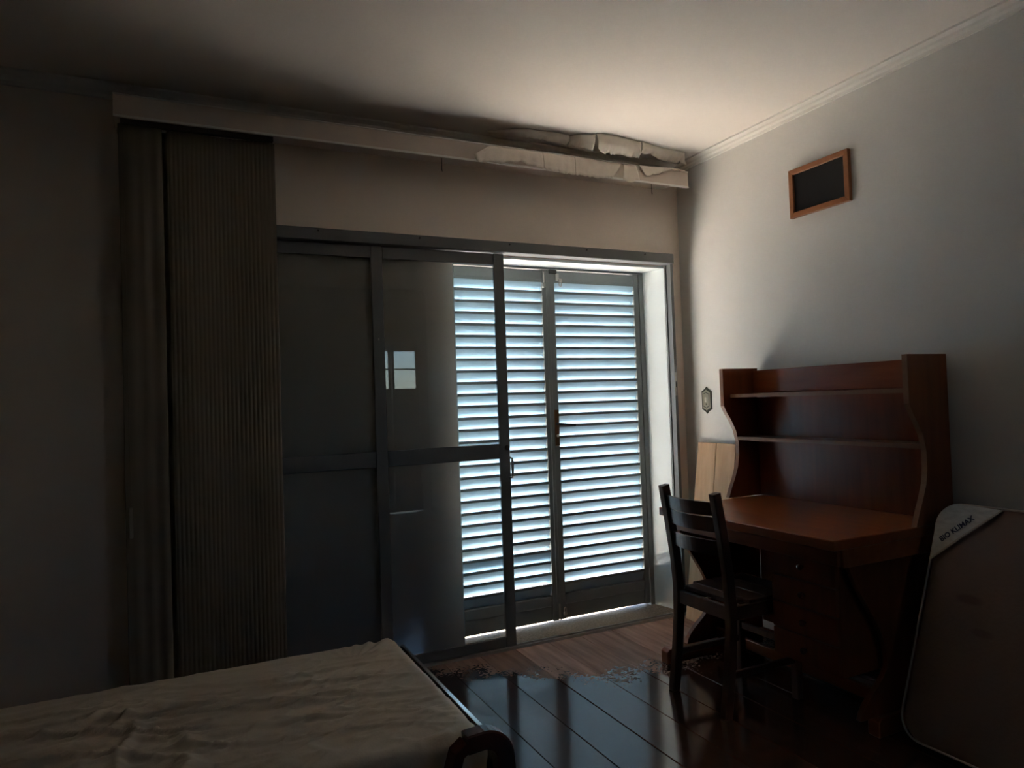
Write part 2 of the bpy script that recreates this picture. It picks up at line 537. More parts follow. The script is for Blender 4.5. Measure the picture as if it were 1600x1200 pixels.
flap_up(A_, 1.478, 1.916)
flap_up(B_, 1.918, 2.038)
flap_up(C_, 2.042, 2.338)
flap_up(D_, 2.343, 2.762)

# ------------------------------------------------------------------ pelmet with peeling paint
FY0, FY1, FZ0, FZ1 = 3.220, 3.240, 2.512, 2.603
pel = thing('pelmet', (1.25, 3.33, 2.51), 'long tan curtain pelmet board under the ceiling with torn paint at its right', 'pelmet')
box('fascia', (-.207, FY0, FZ0), (2.728, FY1, FZ1), M['fascia'], pel, bevel=.002)
box('fascia_lip', (-.207, FY0 - .005, FZ0 - .004), (2.728, FY0 - .0002, FZ0 + .006), M['plaster'], pel, bevel=.001, label='pale bottom edge strip of the pelmet board')
box('fascia_cap', (-.207, FY0 - .003, FZ1 - .003), (2.728, FY0 + .012, FZ1 + .003), M['plaster'], pel, bevel=.001, label='pale top edge strip of the pelmet board')
box('end_panel', (-.207, FY1, FZ0), (-.187, YB, FZ1), M['fascia'], pel)
box('top_panel', (-.187, FY1, FZ0 + .045), (2.708, YB, FZ0 + .058), M['fascia'], pel, bevel=0)
box('curtain_rail', (-.185, 3.285, FZ0 - .004), (.42, 3.310, FZ0 + .045), M['rail'], pel)
for hx, hz in ((2.523, .035), (1.229, .045)):
    sweep('hook', [(hx, 3.298, FZ0 + .0449), (hx, 3.298, FZ0 - hz + .01), (hx + .003, 3.30, FZ0 - hz)], (1, 0, 0), (.004, .004), M['dark_metal'], pel, round_=1, n=6)
LT = [(1.36, 2.590), (1.495, 2.606), (1.676, 2.606), (1.963, 2.609), (2.268, 2.606), (2.38, 2.610), (2.646, 2.612), (2.70, 2.606)]
def flap_down(low, x0, x1, n=36, m=7, fold=.012):
    rows = []
    for j in range(m + 1):
        t = j / m
        row = []
        for i in range(n + 1):
            s = i / n
            xl = low[0][0] + (low[-1][0] - low[0][0]) * s
            xt = x0 + (x1 - x0) * s
            jit = noise.noise((xl * 60, 5.2, 0)) * .009 + noise.noise((xl * 150, 1.1, 0)) * .005
            zl = interp(low, xl, 1) + jit
            xx = xt * (1 - t) + xl * t
            z = interp(LT, xt) * (1 - t) + zl * t
            wob = .5 + .5 * noise.noise((xx * 11, z * 14, 2.2))
            if t == 0:
                y, z = FY0 + .016, z + .002
            else:
                y = FY0 - .008 - fold * (t ** .6) - .012 * wob * math.sin(math.pi * min(1, t * .9)) - .006 * t * noise.noise((xx * 30, 7, 0))
            row.append((xx, y, z))
        rows.append(row)
    return grid('paint_flap', rows, M['flap'], pel, thick=.0012, label='pale torn paint film folded over the pelmet board')
flap_down([(1.365, 2.534), (1.375, 2.503), (1.434, 2.504), (1.516, 2.509), (1.601, 2.523), (1.629, 2.534), (1.691, 2.513), (1.756, 2.507)], 1.47, 1.757)
flap_down([(1.758, 2.507), (1.796, 2.505), (1.865, 2.497), (1.931, 2.491), (1.947, 2.498)], 1.759, 1.951, fold=.014)
flap_down([(1.951, 2.498), (2.023, 2.497), (2.119, 2.495), (2.19, 2.511)], 1.955, 2.262, fold=.010)
flap_down([(2.25, 2.5), (2.295, 2.493), (2.362, 2.512)], 2.268, 2.345, n=10, fold=.018)
flap_down([(2.387, 2.585), (2.416, 2.538), (2.497, 2.565), (2.577, 2.593), (2.692, 2.603)], 2.352, 2.70, fold=.006)

# ------------------------------------------------------------------ sliding glass door
door = thing('door_1', (.91, 3.39, .013), 'grey framed sliding glass door with four panes, slid open to the left', 'sliding door')
tag(door, kind='structure')
g = M['grey']
dy0, dy1 = 3.381, 3.399
for a, b in ((.225, .285), (.875, .932), (1.534, 1.594)):
    box('stile', (a, dy0, .014), (b, dy1, 2.088), g, door, bevel=.003)
for z0, z1 in ((.014, .066), (.999, 1.077), (2.026, 2.086)):
    for a, b in ((.285, .875), (.932, 1.534)):
        box('rail', (a + .0003, dy0 + .002, z0), (b - .0003, dy1 - .002, z1), g, door, bevel=.003)
for a, b in ((.285, .875), (.932, 1.534)):
    for z0, z1 in ((.066, .999), (1.077, 2.026)):
        box('glass_pane', (a + .0005, 3.388, z0 + .0005), (b - .0005, 3.392, z1 - .0005), M['glass'], door, bevel=0)
hd = sweep('handle', [(1.588, 3.381, .897), (1.588, 3.352, .899), (1.588, 3.346, .907), (1.588, 3.346, .992), (1.588, 3.352, 1.000), (1.588, 3.381, 1.002)], (1, 0, 0), (.012, .007), M['steel'], door, label='small steel pull handle')
cyl('keyhole', (1.575, 3.377, 1.055), (1.575, 3.382, 1.055), .014, M['dark_metal'], door)
box('bumper', (.9, 3.379, 1.62), (.906, 3.3812, 1.632), M['steel'], door, bevel=.0005)

# ------------------------------------------------------------------ louvred shutter leaves
SY = 3.603
N_SL = 28
Z0, Z1 = .172, 2.002
pitch = (Z1 - Z0) / N_SL
# slat profile in (y, z): folded lip inside with shade painted on its face, blade sloping out and down
def slat_mesh(width):
    bm = bmesh.new()
    prof = [(SY + .003, -.002), (SY + .003, .0140), (SY + .0052, .0140), (SY + .0052, .004), (SY + .0275, -.056), (SY + .030, -.0567), (SY + .030, -.058), (SY + .0270, -.0576)]
    bm = prism_bm(prof, 'x', 0, width)
    me = finish(bm, 'slat')
    me.materials.append(M['slat'])
    me.materials.append(M['slat_lip_shade'])
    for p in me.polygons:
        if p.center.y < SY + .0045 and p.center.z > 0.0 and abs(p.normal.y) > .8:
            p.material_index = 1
    return me
def leaf(name, x0, x1, sl0, sl1, label):
    root = thing(name, ((x0 + x1) / 2, SY + .018, .03), label, 'shutter')
    tag(root, kind='structure')
    s = M['shutter']
    box('stile', (x0, SY, .024), (sl0, SY + .042, 2.062), s, root, bevel=.003)
    box('stile', (sl1, SY, .024), (x1, SY + .042, 2.062), s, root, bevel=.003)
    box('rail', (sl0 + .0003, SY + .002, Z1 - .001), (sl1 - .0003, SY + .040, 2.060), s, root, bevel=.003)
    box('rail', (sl0 + .0003, SY + .002, .108), (sl1 - .0003, SY + .040, Z0 - .004), s, root, bevel=.003)
    box('kick_plate', (sl0 + .0003, SY + .010, .025), (sl1 - .0003, SY + .032, .107), s, root, bevel=.002)
    me = slat_mesh(sl1 - sl0 - .001)
    for i in range(N_SL):
        o = shared('slat', me, (0, 0, 0), root)
        o.matrix_parent_inverse = Matrix.Translation(-root.location)
        o.location = (sl0 + .0005, 0, Z0 + (i + 1) * pitch - .012)
        if i == 3 and x0 < 1.5:      # louvre tilted shut to imitate the dark smudge of something outside
            p = Vector((0, SY + .004, 0))
            dim_tilt = Matrix.Rotation(R(-7), 4, 'X')
            q = p - dim_tilt @ p
            o.rotation_euler = (R(-7), 0, 0)
            o.location += q
    return root
left_leaf = leaf('door_2', 1.352, 1.979, 1.392, 1.938, 'grey louvred shutter leaf at the left, partly behind the sliding glass')
right_leaf = leaf('door_3', 1.983, 2.622, 2.023, 2.586, 'grey louvred shutter leaf at the right with the lever handle')
fr = boxes('trim_10', [((1.327, SY - .005, .012), (1.350, SY + .05, 2.075)), ((2.624, SY - .005, .012), (2.654, SY + .05, 2.075)), ((1.350, SY - .005, 2.064), (2.624, SY + .05, 2.075))], M['shutter'])
tag(fr, 'grey metal frame around the two louvred shutter leaves', 'door frame', kind='structure')
# astragal on the left leaf, bolts, handle
box('astragal', (1.962, SY - .006, .032), (1.982, SY - .0003, 2.058), M['shutter'], left_leaf, bevel=.002)
cyl('bolt_rod', (1.948, SY - .008, 1.985), (1.948, SY - .008, 2.05), .005, M['steel'], left_leaf)
bk = box('bolt_catch', (1.938, SY - .014, 1.955), (1.958, SY - .0003, 1.985), M['steel'], left_leaf, bevel=.003)
cyl('bolt_knob', (1.942, SY - .024, 1.962), (1.942, SY - .014, 1.962), .007, M['steel'], bk)
box('latch', (1.985, SY - .012, 2.040), (2.035, SY - .0003, 2.062), M['dark_metal'], right_leaf, bevel=.002)
box('hasp', (2.030, SY - .008, 2.000), (2.052, SY - .0003, 2.042), M['steel'], right_leaf, bevel=.002)
hp = box('handle_plate', (1.990, SY - .006, 1.03), (2.020, SY - .0003, 1.24), M['brass'], right_leaf, bevel=.002, label='long worn brass handle plate')
sweep('lever', [(2.004, SY - .006, 1.158), (2.004, SY - .04, 1.158), (2.02, SY - .045, 1.157), (2.105, SY - .045, 1.147)], (0, 0, 1), (.013, .010), M['dark_metal'], right_leaf, label='black lever handle')
cyl('key_escutcheon', (2.007, SY - .009, 1.09), (2.007, SY - .006, 1.09), .009, M['steel'], hp)
box('bolt_plate', (1.972, SY - .010, .040), (1.984, SY - .006, .12), M['steel'], left_leaf, bevel=.001)

def padlock(px, pz, up_, label):
    t = thing('padlock', (px, SY - .018, pz), label, 'padlock')
    s = 1 if up_ else -1
    box('lock_body', (px - .011, SY - .025, pz - .010), (px + .011, SY - .013, pz + .010), M['steel'], t, bevel=.003)
    pts = [(px - .007, SY - .019, pz + .009 * s)] + [(px - .007 * math.cos(a), SY - .019, pz + s * (.028 + .008 * math.sin(a))) for a in [math.pi * k / 8 for k in range(9)]] + [(px + .007, SY - .019, pz + .009 * s)]
    sweep('shackle', pts, (0, 1, 0), (.005, .005), M['steel'], t, round_=1, n=8)
padlock(2.052, 2.000, False, 'small padlock hanging at the top of the right shutter leaf')
padlock(2.008, .062, True, 'small steel padlock at the foot of the shutters above the sill')

# ------------------------------------------------------------------ glazed double door behind the camera
rd = thing('door_4', ((DX0 + DX1) / 2, YF - .03, 0), 'brown wooden double door with frosted panes, mirrored in the glass door', 'door')
tag(rd, kind='structure')
dw = M['door_wood']
gy0, gy1 = YF - .055, YF - .015
xm = 2.36
for a, b in ((DX0 + .004, xm - .004), (xm + .004, DX1 - .004)):
    box('stile', (a, gy0, .01), (a + .03, gy1, DZ - .005), dw, rd, bevel=.003)
    box('stile', (b - .03, gy0, .01), (b, gy1, DZ - .005), dw, rd, bevel=.003)
    for z0, z1 in ((.01, .16), (1.36, 1.50), (1.955, DZ - .005)):
        box('rail', (a + .0303, gy0 + .002, z0), (b - .0303, gy1 - .002, z1), dw, rd, bevel=.003)
    box('door_panel', (a + .0303, gy0 + .01, .1602), (b - .0303, gy1 - .01, 1.3598), dw, rd, bevel=.004)
    for z0, z1 in ((1.5002, 1.728), (1.746, 1.9548)):
        box('frosted_pane', (a + .0303, gy0 + .015, z0), (b - .0303, gy0 + .019, z1), M['frosted'], rd, bevel=0)
    box('glazing_bar', (a + .0303, gy0 + .005, 1.7282), (b - .0303, gy1 - .005, 1.7458), dw, rd, bevel=.002)
boxes('casing', [((DX0 - .07, YF, 0), (DX0, YF + .02, DZ + .07)), ((DX1, YF, 0), (DX1 + .07, YF + .02, DZ + .07)), ((DX0, YF, DZ), (DX1, YF + .02, DZ + .07))], dw, rd)
sweep('handle', [(xm - .02, gy1, 1.05), (xm - .02, gy1 + .04, 1.05), (xm - .11, gy1 + .045, 1.05)], (0, 0, 1), (.016, .012), M['brass'], rd)

# ------------------------------------------------------------------ outside ground
tag(box('floor_outside', (-40, YO + .05, -.16), (40, 60, -.02), M['ground'], bevel=0), 'pale sunlit paving outside beyond the shutters', 'paving', kind='structure')

# ------------------------------------------------------------------ curtain
cur = thing('curtain', (.11, 3.30, .02), 'dark beige finely pleated curtain drawn to the left of the glass door', 'curtain')
def pleats(name, x0, x1, period, amp, y, label=None):
    n = int((x1 - x0) / period * 8)
    rows = []
    nz_ = 14
    for j in range(nz_ + 1):
        z = .025 + (2.505 - .025) * j / nz_
        row = []
        for i in range(n + 1):
            s = i / n
            xx = x0 + (x1 - x0) * s
            ph = (xx - x0) / period * 2 * math.pi + .8 * noise.noise((xx * 9, 0, 3))
            am = .65 * amp * (.6 + .6 * noise.noise((xx * 6, z * .3, 1)))
            big = .012 * noise.noise((xx * 7, z * .25, 9))
            row.append((xx + .004 * noise.noise((xx * 5, z * .8, 5)), y + am * math.sin(ph) + big, z))
        rows.append(row)
    return grid(name, rows, M['curtain'], cur, label, thick=.0015)
pleats('curtain_panel', -.195, -.032, .052, .006, 3.288, 'smoother narrow left panel of the curtain')
pleats('curtain_panel', -.014, .425, .0175, .0055, 3.304)
pleats('curtain_panel', -.050, .006, .05, .002, 3.336, 'recessed fold between the two curtain panels')
cw = box('cord_weight', (-.182, 3.262, .795), (-.168, 3.274, .92), M['cord'], cur, bevel=.003, label='small pale cord weight')
cyl('cord', (-.175, 3.268, .92), (-.175, 3.268, 2.505), .0012, M['curtain'], cur, n=6)

# ------------------------------------------------------------------ things on the right wall
pf = thing('framed_panel', (XR, 2.373, 2.164), 'small black panel in a reddish wooden frame high on the right wall', 'picture frame')
fy0, fy1, fz0, fz1 = 2.200, 2.546, 2.164, 2.405
fw_ = .026
for pts in ([(fy0, fz0), (fy1, fz0), (fy1 - fw_, fz0 + fw_), (fy0 + fw_, fz0 + fw_)], [(fy1, fz0), (fy1, fz1), (fy1 - fw_, fz1 - fw_), (fy1 - fw_, fz0 + fw_)],
            [(fy1, fz1), (fy0, fz1), (fy0 + fw_, fz1 - fw_), (fy1 - fw_, fz1 - fw_)], [(fy0, fz1), (fy0, fz0), (fy0 + fw_, fz0 + fw_), (fy0 + fw_, fz1 - fw_)]):
    prism('frame_rail', pts, 'x', XR - .022, XR - .0005, M['frame_wood'], pf, bevel=.0015)
box('panel', (XR - .010, fy0 + fw_ - .002, fz0 + fw_ - .002), (XR - .0006, fy1 - fw_ + .002, fz1 - fw_ + .002), M['black'], pf, bevel=0)

sw = thing('light_switch', (XR, 3.234, 1.267), 'ornate pointed brass light switch plate on the right wall above the pale board', 'light switch')
def hexa(hw, hh, tip, notch=False):
    pts = [(0, hh + tip), (.35 * hw, hh + tip * .45), (hw, hh), (hw, -hh), (.35 * hw, -hh - tip * .45), (0, -hh - tip), (-.35 * hw, -hh - tip * .45), (-hw, -hh), (-hw, hh), (-.35 * hw, hh + tip * .45)]
    return [(3.234 + a, 1.267 + b) for a, b in pts]
prism('switch_plate', hexa(.042, .053, .027), 'x', XR - .005, XR - .0003, M['switch_dark'], sw, bevel=.001)
ip = prism('inner_plate', hexa(.033, .045, .017), 'x', XR - .008, XR - .0051, M['switch_pale'], sw, bevel=.001, label='paler raised centre plate')
prism('inlay', hexa(.025, .038, .011), 'x', XR - .0088, XR - .0081, M['switch_dark'], ip)
prism('face', hexa(.022, .035, .009), 'x', XR - .0100, XR - .0089, M['switch_pale'], ip)
box('rocker', (XR - .0135, 3.227, 1.254), (XR - .0101, 3.243, 1.284), M['ivory'], sw, bevel=.001, label='pale ivory switch rocker')
cyl('screw', (XR - .0112, 3.233, 1.243), (XR - .0101, 3.233, 1.243), .004, M['switch_dark'], sw)

# pale board leaning on the wall behind the desk
bo = thing('board', (2.66, 3.14, 0), 'pale wooden board leaning on the right wall behind the desk', 'board')
ang = math.atan2(.147, 1.03)
mb = Matrix.Translation((2.642, 0, .001)) @ Matrix.Rotation(ang, 4, 'Y')
for (a, b) in ((2.985, 3.139), (3.141, 3.297)):
    box('plank', (0, a, .003), (.018, b, 1.03), M['board'], bo, bevel=.002, mat=mb)
box('batten', (.0185, 2.995, .90), (.026, 3.287, .95), M['board'], bo, bevel=.001, mat=mb)

# ------------------------------------------------------------------ desk with hutch
desk = thing('desk', (2.45, 2.30, 0), 'reddish wooden desk with shelf hutch and curved sides against the right wall', 'desk')
DXF, DN, DF = 2.108, 1.792, 2.800
DB = 2.795
box('desk_top', (DXF, DN, .722), (DB, DF, .760), M['desk'], desk, bevel=.003)
box('apron', (DXF + .03, DN + .012, .662), (DXF + .05, DF - .012, .7215), M['desk'], desk, bevel=.002)
box('apron', (DXF + .051, DN + .003, .655), (DB, DN + .023, .7215), M['desk'], desk, bevel=.002)
# lower end trestles: curved panels on feet
low_prof = [(2.215, .7215)] + [(2.215 + .20 * (1 - math.cos(math.pi * t)) / 2 * (1 if t < 1 else 1), .7215 - .46 * t) for t in [k / 12 for k in range(1, 13)]] + \
           [(2.415 - .16 * (1 - math.cos(math.pi * t)) / 2, .2615 - .19 * t) for t in [k / 8 for k in range(1, 9)]] + [(2.7545, .0715), (2.7545, .7215)]
for y0, y1 in ((1.830, 1.852), (2.806, 2.830)):
    z_off = .0
    prism('trestle_panel', low_prof if y0 < 2 else [(a, b) for a, b in low_prof], 'y', y0, y1 - .001, M['desk_up'], desk, bevel=.0015)
for y in (1.841, 2.818):
    fx = 2.118 if y > 2 else 2.33
    prism('foot', [(fx, 0), (fx, .058), (fx + .017, .071), (2.74, .071), (2.74, 0)], 'y', y - .028, y + .022, M['desk'], desk, bevel=.003)
box('foot_rail', (2.435, 1.8525, .075), (2.457, 2.8055, .125), M['desk'], desk, bevel=.003)
box('modesty_panel', (2.755, 1.8525, .11), (2.775, 2.8055, .7215), M['desk'], desk, bevel=.002)
# drawer pedestal
PX = 2.205
py0, py1 = 1.872, 2.190
pz0, pz1 = .222, .7213
boxes('pedestal_case', [((PX + .018, py0, pz0), (2.70, py0 + .016, pz1)), ((PX + .018, py1 - .016, pz0), (2.70, py1, pz1)), ((PX + .018, py0 + .016, pz0), (2.70, py1 - .016, pz0 + .016)), ((2.68, py0 + .016, pz0 + .016), (2.70, py1 - .016, pz1))], M['desk_up'], desk)
zs = [.232, .340, .448, .556, .668]
for a, b in zip(zs, zs[1:]):
    dr = boxes('drawer', [((PX, py0 + .003, a + .003), (PX + .0175, py1 - .003, b - .003)), ((PX + .0175, py0 + .02, a + .012), (2.66, py1 - .02, b - .02))], M['desk_up'], desk)
    zc = (a + b) / 2
    bm = bmesh.new()
    bmesh.ops.create_uvsphere(bm, u_segments=12, v_segments=8, radius=.013)
    for v in bm.verts:
        v.co.x *= .7
        v.co += Vector((PX - .016, 2.025, zc))
    put('knob', finish(bm, 'knob', True), M['bed'], dr)
    cyl('knob_stem', (PX - .012, 2.025, zc), (PX + .0005, 2.025, zc), .006, M['bed'], dr, n=8)
# hutch
HT = 1.430
def hutch_prof():
    front = [(2.556, HT), (2.556, 1.236)]
    key = [(1.236, 2.556), (1.20, 2.575), (1.165, 2.600), (1.11, 2.630), (1.05, 2.645), (.98, 2.645), (.92, 2.635), (.86, 2.610), (.81, 2.586), (.762, 2.566)]
    for (za, xa), (zb, xb) in zip(key, key[1:]):
        for k in range(1, 4):
            t = k / 3
            front.append((xa + (xb - xa) * t, za + (zb - za) * t))
    return front + [(2.795, .762), (2.795, HT)]
hp_ = hutch_prof()
def band_prof():
    f = hp_[:-2]
    return f + [(a + .0022, b) for a, b in reversed(f)]
for y0, y1 in ((1.793, 1.815), (2.812, 2.836)):
    pn = prism('side_panel', [(a + .0022, b) if a < 2.7 else (a, b) for a, b in hp_], 'y', y0, y1, M['desk_up'], desk)
    prism('edge_band', band_prof(), 'y', y0, y1, M['edge'], pn, label='pale edge band of the curved side panel')
box('back_panel', (2.785, 1.8153, .7605), (2.793, 2.8117, 1.31), M['desk_up'], desk, bevel=0)
box('top_board', (2.762, 1.8153, 1.300), (2.784, 2.8117, 1.418), M['desk'], desk, bevel=.002)
for zc, xf in ((1.288, 2.600), (1.066, 2.640)):
    sh = box('shelf', (xf + .002, 1.8153, zc - .009), (2.7845 if zc < 1.2 else 2.784, 2.8117, zc + .009), M['desk'], desk, bevel=.001)
    box('edge_band', (xf, 1.8153, zc - .009), (xf + .0018, 2.8117, zc + .009), M['edge'], sh, bevel=0, label='pale front edge of the shelf')

# ------------------------------------------------------------------ chair
ch = thing('dining_chair', (2.19, 2.385, 0), 'dark brown ladder-back wooden chair with a slatted seat facing the desk', 'chair')
cw_ = M['chair']
def post(y, topz):
    path = [(1.962, y, 0), (1.985, y, .15), (2.004, y, .32), (2.008, y, .45), (1.998, y, .58), (1.975, y, .74), (1.948, y, topz)]
    # refine
    pp = []
    for a, b in zip(path, path[1:]):
        for k in range(3):
            pp.append(tuple(a[i] + (b[i] - a[i]) * k / 3 for i in range(3)))
    pp.append(path[-1])
    return sweep('rear_leg', pp, (0, 1, 0), (.034, .040), cw_, ch)
YL, YR_ = 2.545, 2.218
post(YL, .905)
post(YR_, .900)
def back_x(z):
    return interp([(.45, 2.008), (.58, 1.998), (.74, 1.975), (.905, 1.948)], z)
for z0, z1 in ((.806, .862), (.738, .800), (.640, .702)):
    rows = []
    bm = bmesh.new()
    n = 10
    ring = []
    for i in range(n + 1):
        s = i / n
        y = YR_ + .015 + (YL - YR_ - .03) * s
        bow = -.026 * math.sin(math.pi * s)
        sag = 0.0
        row = []
        for (dz, dx) in ((z0, -.007), (z1, -.007), (z1, .007), (z0, .007)):
            row.append(bm.verts.new((back_x(dz) + dx + bow, y, dz + sag)))
        ring.append(row)
    for a, b in zip(ring, ring[1:]):
        for j in range(4):
            bm.faces.new((a[j], a[(j + 1) % 4], b[(j + 1) % 4], b[j]))
    bm.faces.new(ring[0][::-1]); bm.faces.new(ring[-1])
    put('back_slat', finish(bm, 'back_slat'), cw_, ch)
SZ = .455
# seat planks run side to side? -> they run across the chair (Y), four of them
xs = [1.99, 2.095, 2.195, 2.295, 2.395]
for i, (a, b) in enumerate(zip(xs, xs[1:])):
    ya, yb = (YR_ + .018, YL - .018) if i == 0 else (YR_ - .012, YL + .012)
    box('seat_slat', (a + .0015 if i else 2.0285, ya, SZ - .018), (b - .0015, yb, SZ), cw_, ch, bevel=.003)
for y in (YL, YR_):
    box('seat_rail', (2.026, y - .010, SZ - .075), (2.338, y + .010, SZ - .0185), cw_, ch, bevel=.002)
box('seat_rail', (1.996, YR_ + .017, SZ - .075), (2.018, YL - .017, SZ - .0185), cw_, ch, bevel=.002)
box('seat_rail', (2.345, YR_ + .017, SZ - .075), (2.365, YL - .017, SZ - .0185), cw_, ch, bevel=.002)
for y in (YL, YR_):
    sweep('front_leg', [(2.355, y, 0), (2.355, y, SZ - .0185)], (0, 1, 0), (.034, .034), cw_, ch)
    box('stretcher', (1.988, y - .009, .150), (2.340, y + .009, .178), cw_, ch, bevel=.003)
box('stretcher', (2.346, YR_ + .017, .21), (2.364, YL - .017, .238), cw_, ch, bevel=.003)

# ------------------------------------------------------------------ mattress standing on edge at the right
mt_ = thing('mattress', (2.45, .9, 0), 'tan single mattress standing on its long edge against the right wall, past the desk', 'mattress')
# local frame: origin at bottom front edge; s along -Y from the far end, h up the tilted face, t into thickness
tilt = math.atan(.38)
hv = Vector((math.sin(tilt), 0, math.cos(tilt)))
tv = Vector((math.cos(tilt), 0, -math.sin(tilt)))
MH, MT, ML = .87, .145, 1.86
zlift = MT * math.sin(tilt) + .001
org = Vector((2.333, 1.748, zlift - .006))
def mp3(s, h, t):
    return org + Vector((0, -s, 0)) + hv * h + tv * t
def rr(rad, inset=0):
    pts = []
    for (cs, chh, a0) in ((ML - rad, MH - rad, 0), (rad, MH - rad, 90), (rad, rad, 180), (ML - rad, rad, 270)):
        for k in range(9):
            a = R(a0 + 90 * k / 8)
            pts.append((cs + (rad - inset) * math.cos(a), chh + (rad - inset) * math.sin(a)))
    return pts
bm = bmesh.new()
rings = []
for t, ins in ((-.004, .30), (0.0, .12), (.004, .035), (.012, .010), (.03, 0), (MT - .03, 0), (MT - .012, .010), (MT - .004, .035), (MT, .12), (MT, .30)):
    rings.append([bm.verts.new(mp3(ML / 2 + (s - ML / 2) * (1 - ins / (ML / 2)), MH / 2 + (h - MH / 2) * (1 - ins / (MH / 2)), t)) for s, h in rr(.085)])
for a, b in zip(rings, rings[1:]):
    n = len(a)
    for j in range(n):
        bm.faces.new((a[j], b[j], b[(j + 1) % n], a[(j + 1) % n]))
bm.faces.new(rings[0]); bm.faces.new(rings[-1][::-1])
put('cover', finish(bm, 'cover', True), M['ticking'], mt_)
def loop_tube(name, pts3, r, mt, parent, label=None):
    bm = bmesh.new()
    n = len(pts3)
    rg = []
    for i in range(n):
        t = (pts3[(i + 1) % n] - pts3[i - 1]).normalized()
        u = tv
        v = t.cross(u)
        rg.append([bm.verts.new(pts3[i] + u * math.cos(a) * r + v * math.sin(a) * r) for a in [math.pi * k / 3 for k in range(6)]])
    for i in range(n):
        for j in range(6):
            bm.faces.new((rg[i][j], rg[(i + 1) % n][j], rg[(i + 1) % n][(j + 1) % 6], rg[i][(j + 1) % 6]))
    return put(name, finish(bm, name, True), mt, parent, label)
pp = [(s, h) for s, h in rr(.083)]
loop_tube('piping', [mp3(ML / 2 + (s - ML / 2) * .997, MH / 2 + (h - MH / 2) * .994, .006) for s, h in pp], .0042, M['piping'], mt_, 'pale piping around the mattress edge')
# corner label
tri = [(.012, .60)] + [(s, h) for s, h in rr(.080)[9:18]][::-1] + [(.245, .893)]
tri = [(.010, .645)] + [(s + .003, h - .004) for s, h in reversed(rr(.083)[9:18])] + [(.235, .861)]
bm = bmesh.new()
va = [bm.verts.new(mp3(s, h, -.0062 if 0.03 < s < .2 else -.0045)) for s, h in tri]
bm.faces.new(va)
lab = put('corner_label', finish(bm, 'corner_label'), M['label'], mt_, 'pale cloth corner label with dark lettering')
sm = lab.modifiers.new('thick', 'SOLIDIFY')
sm.thickness = .0015
sweep('label_seam', [mp3(.010, .645, -.006), mp3(.12, .753, -.008), mp3(.235, .861, -.006)], tuple(tv), (.005, .007), M['piping'], mt_, 'pale seam tape below the corner label')
fc = bpy.data.curves.new('lettering', 'FONT')
fc.body = 'BIO KLIMAX'
fc.size = .0265
fc.offset = .0007
fc.extrude = .0004
fc.align_x = 'CENTER'
tmp = bpy.data.objects.new('tmp_text', fc)
COL.objects.link(tmp)
bpy.context.view_layer.update()
tme = bpy.data.meshes.new_from_object(tmp.evaluated_get(bpy.context.evaluated_depsgraph_get()))
bpy.data.objects.remove(tmp)
dv = Vector((.225, .216)).normalized()
cx_, cy_ = .094, .765
for v in tme.vertices:
    a, b, c = v.co
    s = cx_ + a * dv.x - b * dv.y
    h = cy_ + a * dv.y + b * dv.x
    v.co = mp3(s, h, -.0092 - c)
tme.materials.clear()
put('lettering', tme, M['ink'], mt_, 'dark blue printed lettering')

# ------------------------------------------------------------------ bed
bed = thing('bed', (-.25, 2.12, 0), 'dark glossy wooden bed frame under the cream sheeted mattress', 'bed')
bw = M['bed']
BX0, BX1, BY0, BY1 = -1.22, .714, 1.685, 2.572
box('side_rail', (BX0, BY0 + .01, .22), (.726, BY0 + .035, .33), bw, bed, bevel=.004)
box('side_rail', (BX0, BY1 - .035, .22), (.726, BY1 - .01, .33), bw, bed, bevel=.004)
box('foot_board', (.732, BY0 - .03, .16), (.754, BY1 + .03, .396), bw, bed, bevel=.006, seg=2)
prism('highlight_strip', [(.741, .3964), (.753, .3964), (.753, .4010), (.741, .4024)], 'y', BY0 - .01, BY1 + .02, M['polished'], bed, label='added polished strip imitating the highlight on the foot board top')  # strip added, top sloped, to give the glossy board edge its highlight
box('head_board', (BX0 - .04, BY0 - .02, .10), (BX0 - .012, BY1 + .02, .80), bw, bed, bevel=.008, seg=3)
yy = BY0 - .055
arc = [(.620, yy, .470)] + [(.665 + .055 * math.sin(a), yy, .418 + .055 * math.cos(a)) for a in [math.pi / 2 * k / 8 for k in range(9)]] + [(.724, yy, .36), (.728, yy, .25), (.728, yy, .0)]
sweep('foot_post', arc, (0, 1, 0), (.045, .046), bw, bed, label='dark wooden foot post with a curved top')
sweep('arm_rail', [(.622, yy, .468), (.597, yy, .452), (.580, yy, .40), (.578, yy, .225)], (0, 1, 0), (.045, .03), bw, bed)
box('cross_rail', (.563, yy - .02, .345), (.702, yy + .02, .375), bw, bed, bevel=.004)
box('foot_post', (.702, BY1 + .006, 0), (.726, BY1 + .05, .39), bw, bed, bevel=.006)
for yy in (BY0 + .02, BY1 - .02):
    box('leg', (BX0 - .04, yy - .025, 0), (BX0 + .01, yy + .025, .22), bw, bed, bevel=.003)
for i in range(8):
    xx = BX0 + .1 + i * .23
    box('bed_slat', (xx, BY0 + .036, .300), (xx + .07, BY1 - .036, .315), M['board'], bed, bevel=.002)

bmat = thing('mattress', (-.25, 2.12, .33), 'single mattress in a rumpled cream sheet lying on the dark bed', 'mattress')
box('mattress_core', (BX0 + .012, BY0 + .02, .332), (BX1 - .018, BY1 - .02, .436), M['ticking'], bmat, bevel=.02, seg=2)
